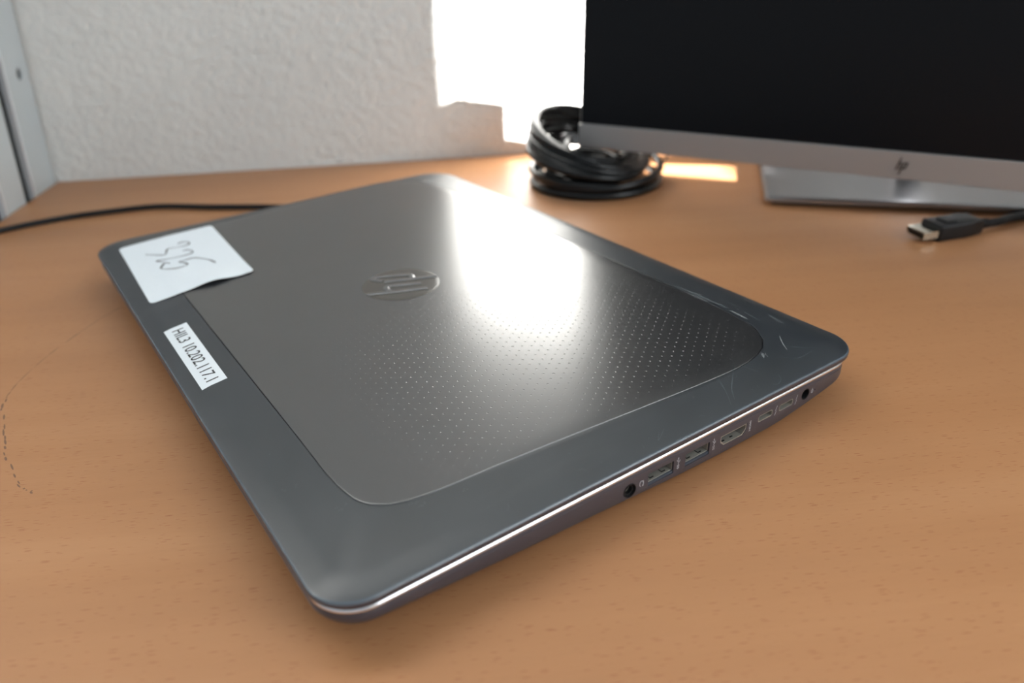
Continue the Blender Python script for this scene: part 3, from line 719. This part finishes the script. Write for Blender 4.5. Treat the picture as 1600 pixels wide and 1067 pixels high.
nk.tube([(cxy.x, cxy.y, DESK + .006), (cxy.x, cxy.y, DESK + .012), (.400, .404, DESK + .118), (.3960, .3955, DESK + .130), (.3960, .3955, DESK + 0.162), (.390, .388, DESK + .172), (hd.x, hd.y, DESK + .165), (hd.x - .001, hd.y + .001, DESK + .156), (.376, .368, DESK + .145), (.394, .393, DESK + .145)], 0.0130, 16)  # unseen neck, bent and thickened to shape its shadow on the wall
child_world(nk, 'stand_neck', M_stand, mon, smooth=True, sharp=40)

# ================================================================== DISPLAY CABLE with plug
dpr = tag(empty('display_cable', (0.375, 0.299, DESK), math.radians(10.2)), 'black display cable with nickel-tipped plug lying in front of the monitor foot', 'cable')
# local frame: x along plug away from the tip, origin at body centre
pb = MB()
def sec(x, w_, h0, h1, r=.0018): return [(x, y, z) for y, z in rr2(-w_ / 2, w_ / 2, h0, h1, r)]
pb.loft([sec(-.0175, .0170, .0006, .0104), sec(-.0165, .0186, .0001, .0112), sec(.004, .0186, .0001, .0112), sec(.008, .0180, .0002, .0118), sec(.0165, .0160, .0003, .0112), sec(.0185, .0140, .0010, .0100)])
pbo = pb.build('plug_body', M_dplug, dpr, smooth=True, sharp=30); pbo['label'] = 'black moulded plug housing'
pb2 = MB().box((-.0105, -.0050, .0112), (-.0020, .0050, .0122), bev=.0004); pb2.build('latch_button', M_dplug, pbo)
tp = MB(); tip = []
def shell(x, i_): return [(x, -.0080 + i_, .0030 + i_), (x, .0060 - i_, .0030 + i_), (x, .0080 - i_, .0050 + i_), (x, .0080 - i_, .0078 - i_), (x, -.0080 + i_, .0078 - i_)]
tp.loft([shell(-.0165, 0), shell(-.0290, 0), shell(-.0290, .0004), shell(-.0200, .0004)], False, True)
tpo = tp.build('plug_tip', M_pmetal, dpr); tpo['label'] = 'nickel plug shell'
MB().box((-.0285, -.0060, .0044), (-.0200, .0060, .0064)).build('tip_insert', M_black, tpo)
sr = MB()
for k in range(5):
    r_ = .0042 - .0002 * k; x = .0190 + k * .0022
    sr.tube([(x - .0007, 0, .0048), (x + .0007, 0, .0048)], r_, 14)
sr.tube([(.018, 0, .0048), (.0295, 0, .0044)], .0028, 14)
sr.build('strain_relief', M_dplug, dpr, smooth=True, sharp=40)
iw = (Matrix.Translation(dpr.location) @ Matrix.Rotation(math.radians(10.2), 4, 'Z'))
cp = [iw @ Vector((.0285, 0, .0044)), iw @ Vector((.040, .001, .0040)), Vector((.4250, .3120, DESK + .0036)), Vector((.4400, .3150, DESK + .0032)), Vector((.4560, .3110, DESK + .0031)), Vector((.49, .297, DESK + .0031)), Vector((.56, .268, DESK + .0031)), Vector((.64, .235, DESK + .0031))]
o_ = MB().tube(crom(cp, 8), .0030, 12); child_world(o_, 'cord', M_cablem, dpr, smooth=True, sharp=60)

# ================================================================== POWER CABLE at the left
pw = [(-.300, .290), (-.3095, .340), (-.3100, .390), (-.3085, .412), (-.2990, .4290), (-.2619, .4500), (-.2280, .4600), (-.1917, .4650), (-.1485, .4548), (-.1012, .4455), (-.060, .4340), (-.030, .4390), (.010, .4590)]
pts = [(x, y, DESK + .0024 - (0.0 if x > DX0 else 0.0)) for x, y in pw if x > -0.4]
tag(MB().tube(crom(pts, 10), .0022, 10).build('power_cord', M_cablem, smooth=True, sharp=60), 'thin black cord running across the desk from the left edge to behind the laptop', 'cord')

# ================================================================== COILED CABLE by the monitor
coil = tag(empty('coiled_cable', (0.165, 0.466, DESK)), 'thick black cable wound in a loose coil at the left end of the monitor', 'cable')
def strand(cx, cy, rx, ry, z0, amp, ph, a0, a1, wob=0.0, n=40):
    out = []
    for k in range(n + 1):
        a = math.radians(a0 + (a1 - a0) * k / n)
        out.append(Vector((cx + rx * math.cos(a), cy + ry * math.sin(a), z0 + amp * math.cos(a - math.radians(ph)) + wob * math.sin(3 * a + cx * 900))))
    return out
CR = 0.0030
path = []
loops = [  # cx, cy, rx, ry, z0, amp, phase
    (.1660, .4640, .0530, .0500, .0034, .0000, 0),
    (.1640, .4690, .0510, .0530, .0085, .0040, 200),
    (.1670, .4650, .0520, .0500, .0130, .0045, 60),
    (.1580, .4690, .0470, .0490, .0215, .0090, 150),
    (.1570, .4720, .0450, .0500, .0245, .0120, 145),
    (.1610, .4720, .0480, .0470, .0285, .0130, 140),
    (.1570, .4750, .0430, .0450, .0270, .0150, 150),
    (.1590, .4750, .0440, .0450, .0310, .0160, 140),
    (.1600, .4700, .0460, .0440, .0250, .0100, 120),
    (.1600, .4700, .0400, .0400, .0100, .0000, 0),  # flat inner turns added to darken the sunlit opening of the coil
    (.1600, .4700, .0330, .0330, .0100, .0000, 0),
    (.1620, .4720, .0260, .0270, .0120, .0000, 0),
    (.1600, .4720, .0380, .0360, .0170, .0030, 140),
    (.1600, .4780, .0420, .0420, .0200, .0030, 95),
    (.1600, .4780, .0400, .0400, .0240, .0060, 100),
    (.1550, .4700, .0430, .0470, .0190, .0090, 165),
    (.1600, .4800, .0400, .0400, .0300, .0130, 120),
    (.1530, .4770, .0380, .0430, .0330, .0130, 155),
    (.1600, .4850, .0430, .0380, .0300, .0130, 110),
    (.1560, .4800, .0400, .0420, .0380, .0150, 135),
    (.1620, .4780, .0440, .0470, .0345, .0175, 138),
    (.1570, .4770, .0400, .0440, .0350, .0165, 142),
]
for i, L in enumerate(loops):
    nx_ = loops[min(i + 1, len(loops) - 1)]
    for k in range(40):
        f = k / 40; f2 = f * f * (3 - 2 * f)
        q = [a + (b - a) * (max(0, (f2 - .6)) / .4) for a, b in zip(L, nx_)]
        a = math.radians(-200 + 360 * f)
        path.append(Vector((q[0] + q[2] * math.cos(a), q[1] + q[3] * math.sin(a), DESK + q[4] + q[5] * math.cos(a - math.radians(L[6])) )))
child_world(MB().tube(path, CR, 12), 'cable_turns', M_cable, coil, smooth=True, sharp=70)
# inner tail that curls through the coil
tail = crom([(.146, .478, DESK + .034), (.140, .455, DESK + .034), (.147, .436, DESK + .0225), (.170, .440, DESK + .021), (.190, .455, DESK + .020), (.204, .476, DESK + .018)], 8)
child_world(MB().tube(tail, CR * .9, 12), 'cable_end', M_cable, coil, smooth=True, sharp=70)
tw = [(.2090, .4560, DESK + .012), (.2200, .4580, DESK + .014), (.2275, .4660, DESK + .021), (.2265, .4720, DESK + .027), (.2190, .4700, DESK + .027), (.2110, .4640, DESK + .020)]
child_world(MB().tube(crom(tw, 6), .0008, 8), 'wire_tie', M_cablem, coil, smooth=True, sharp=70)
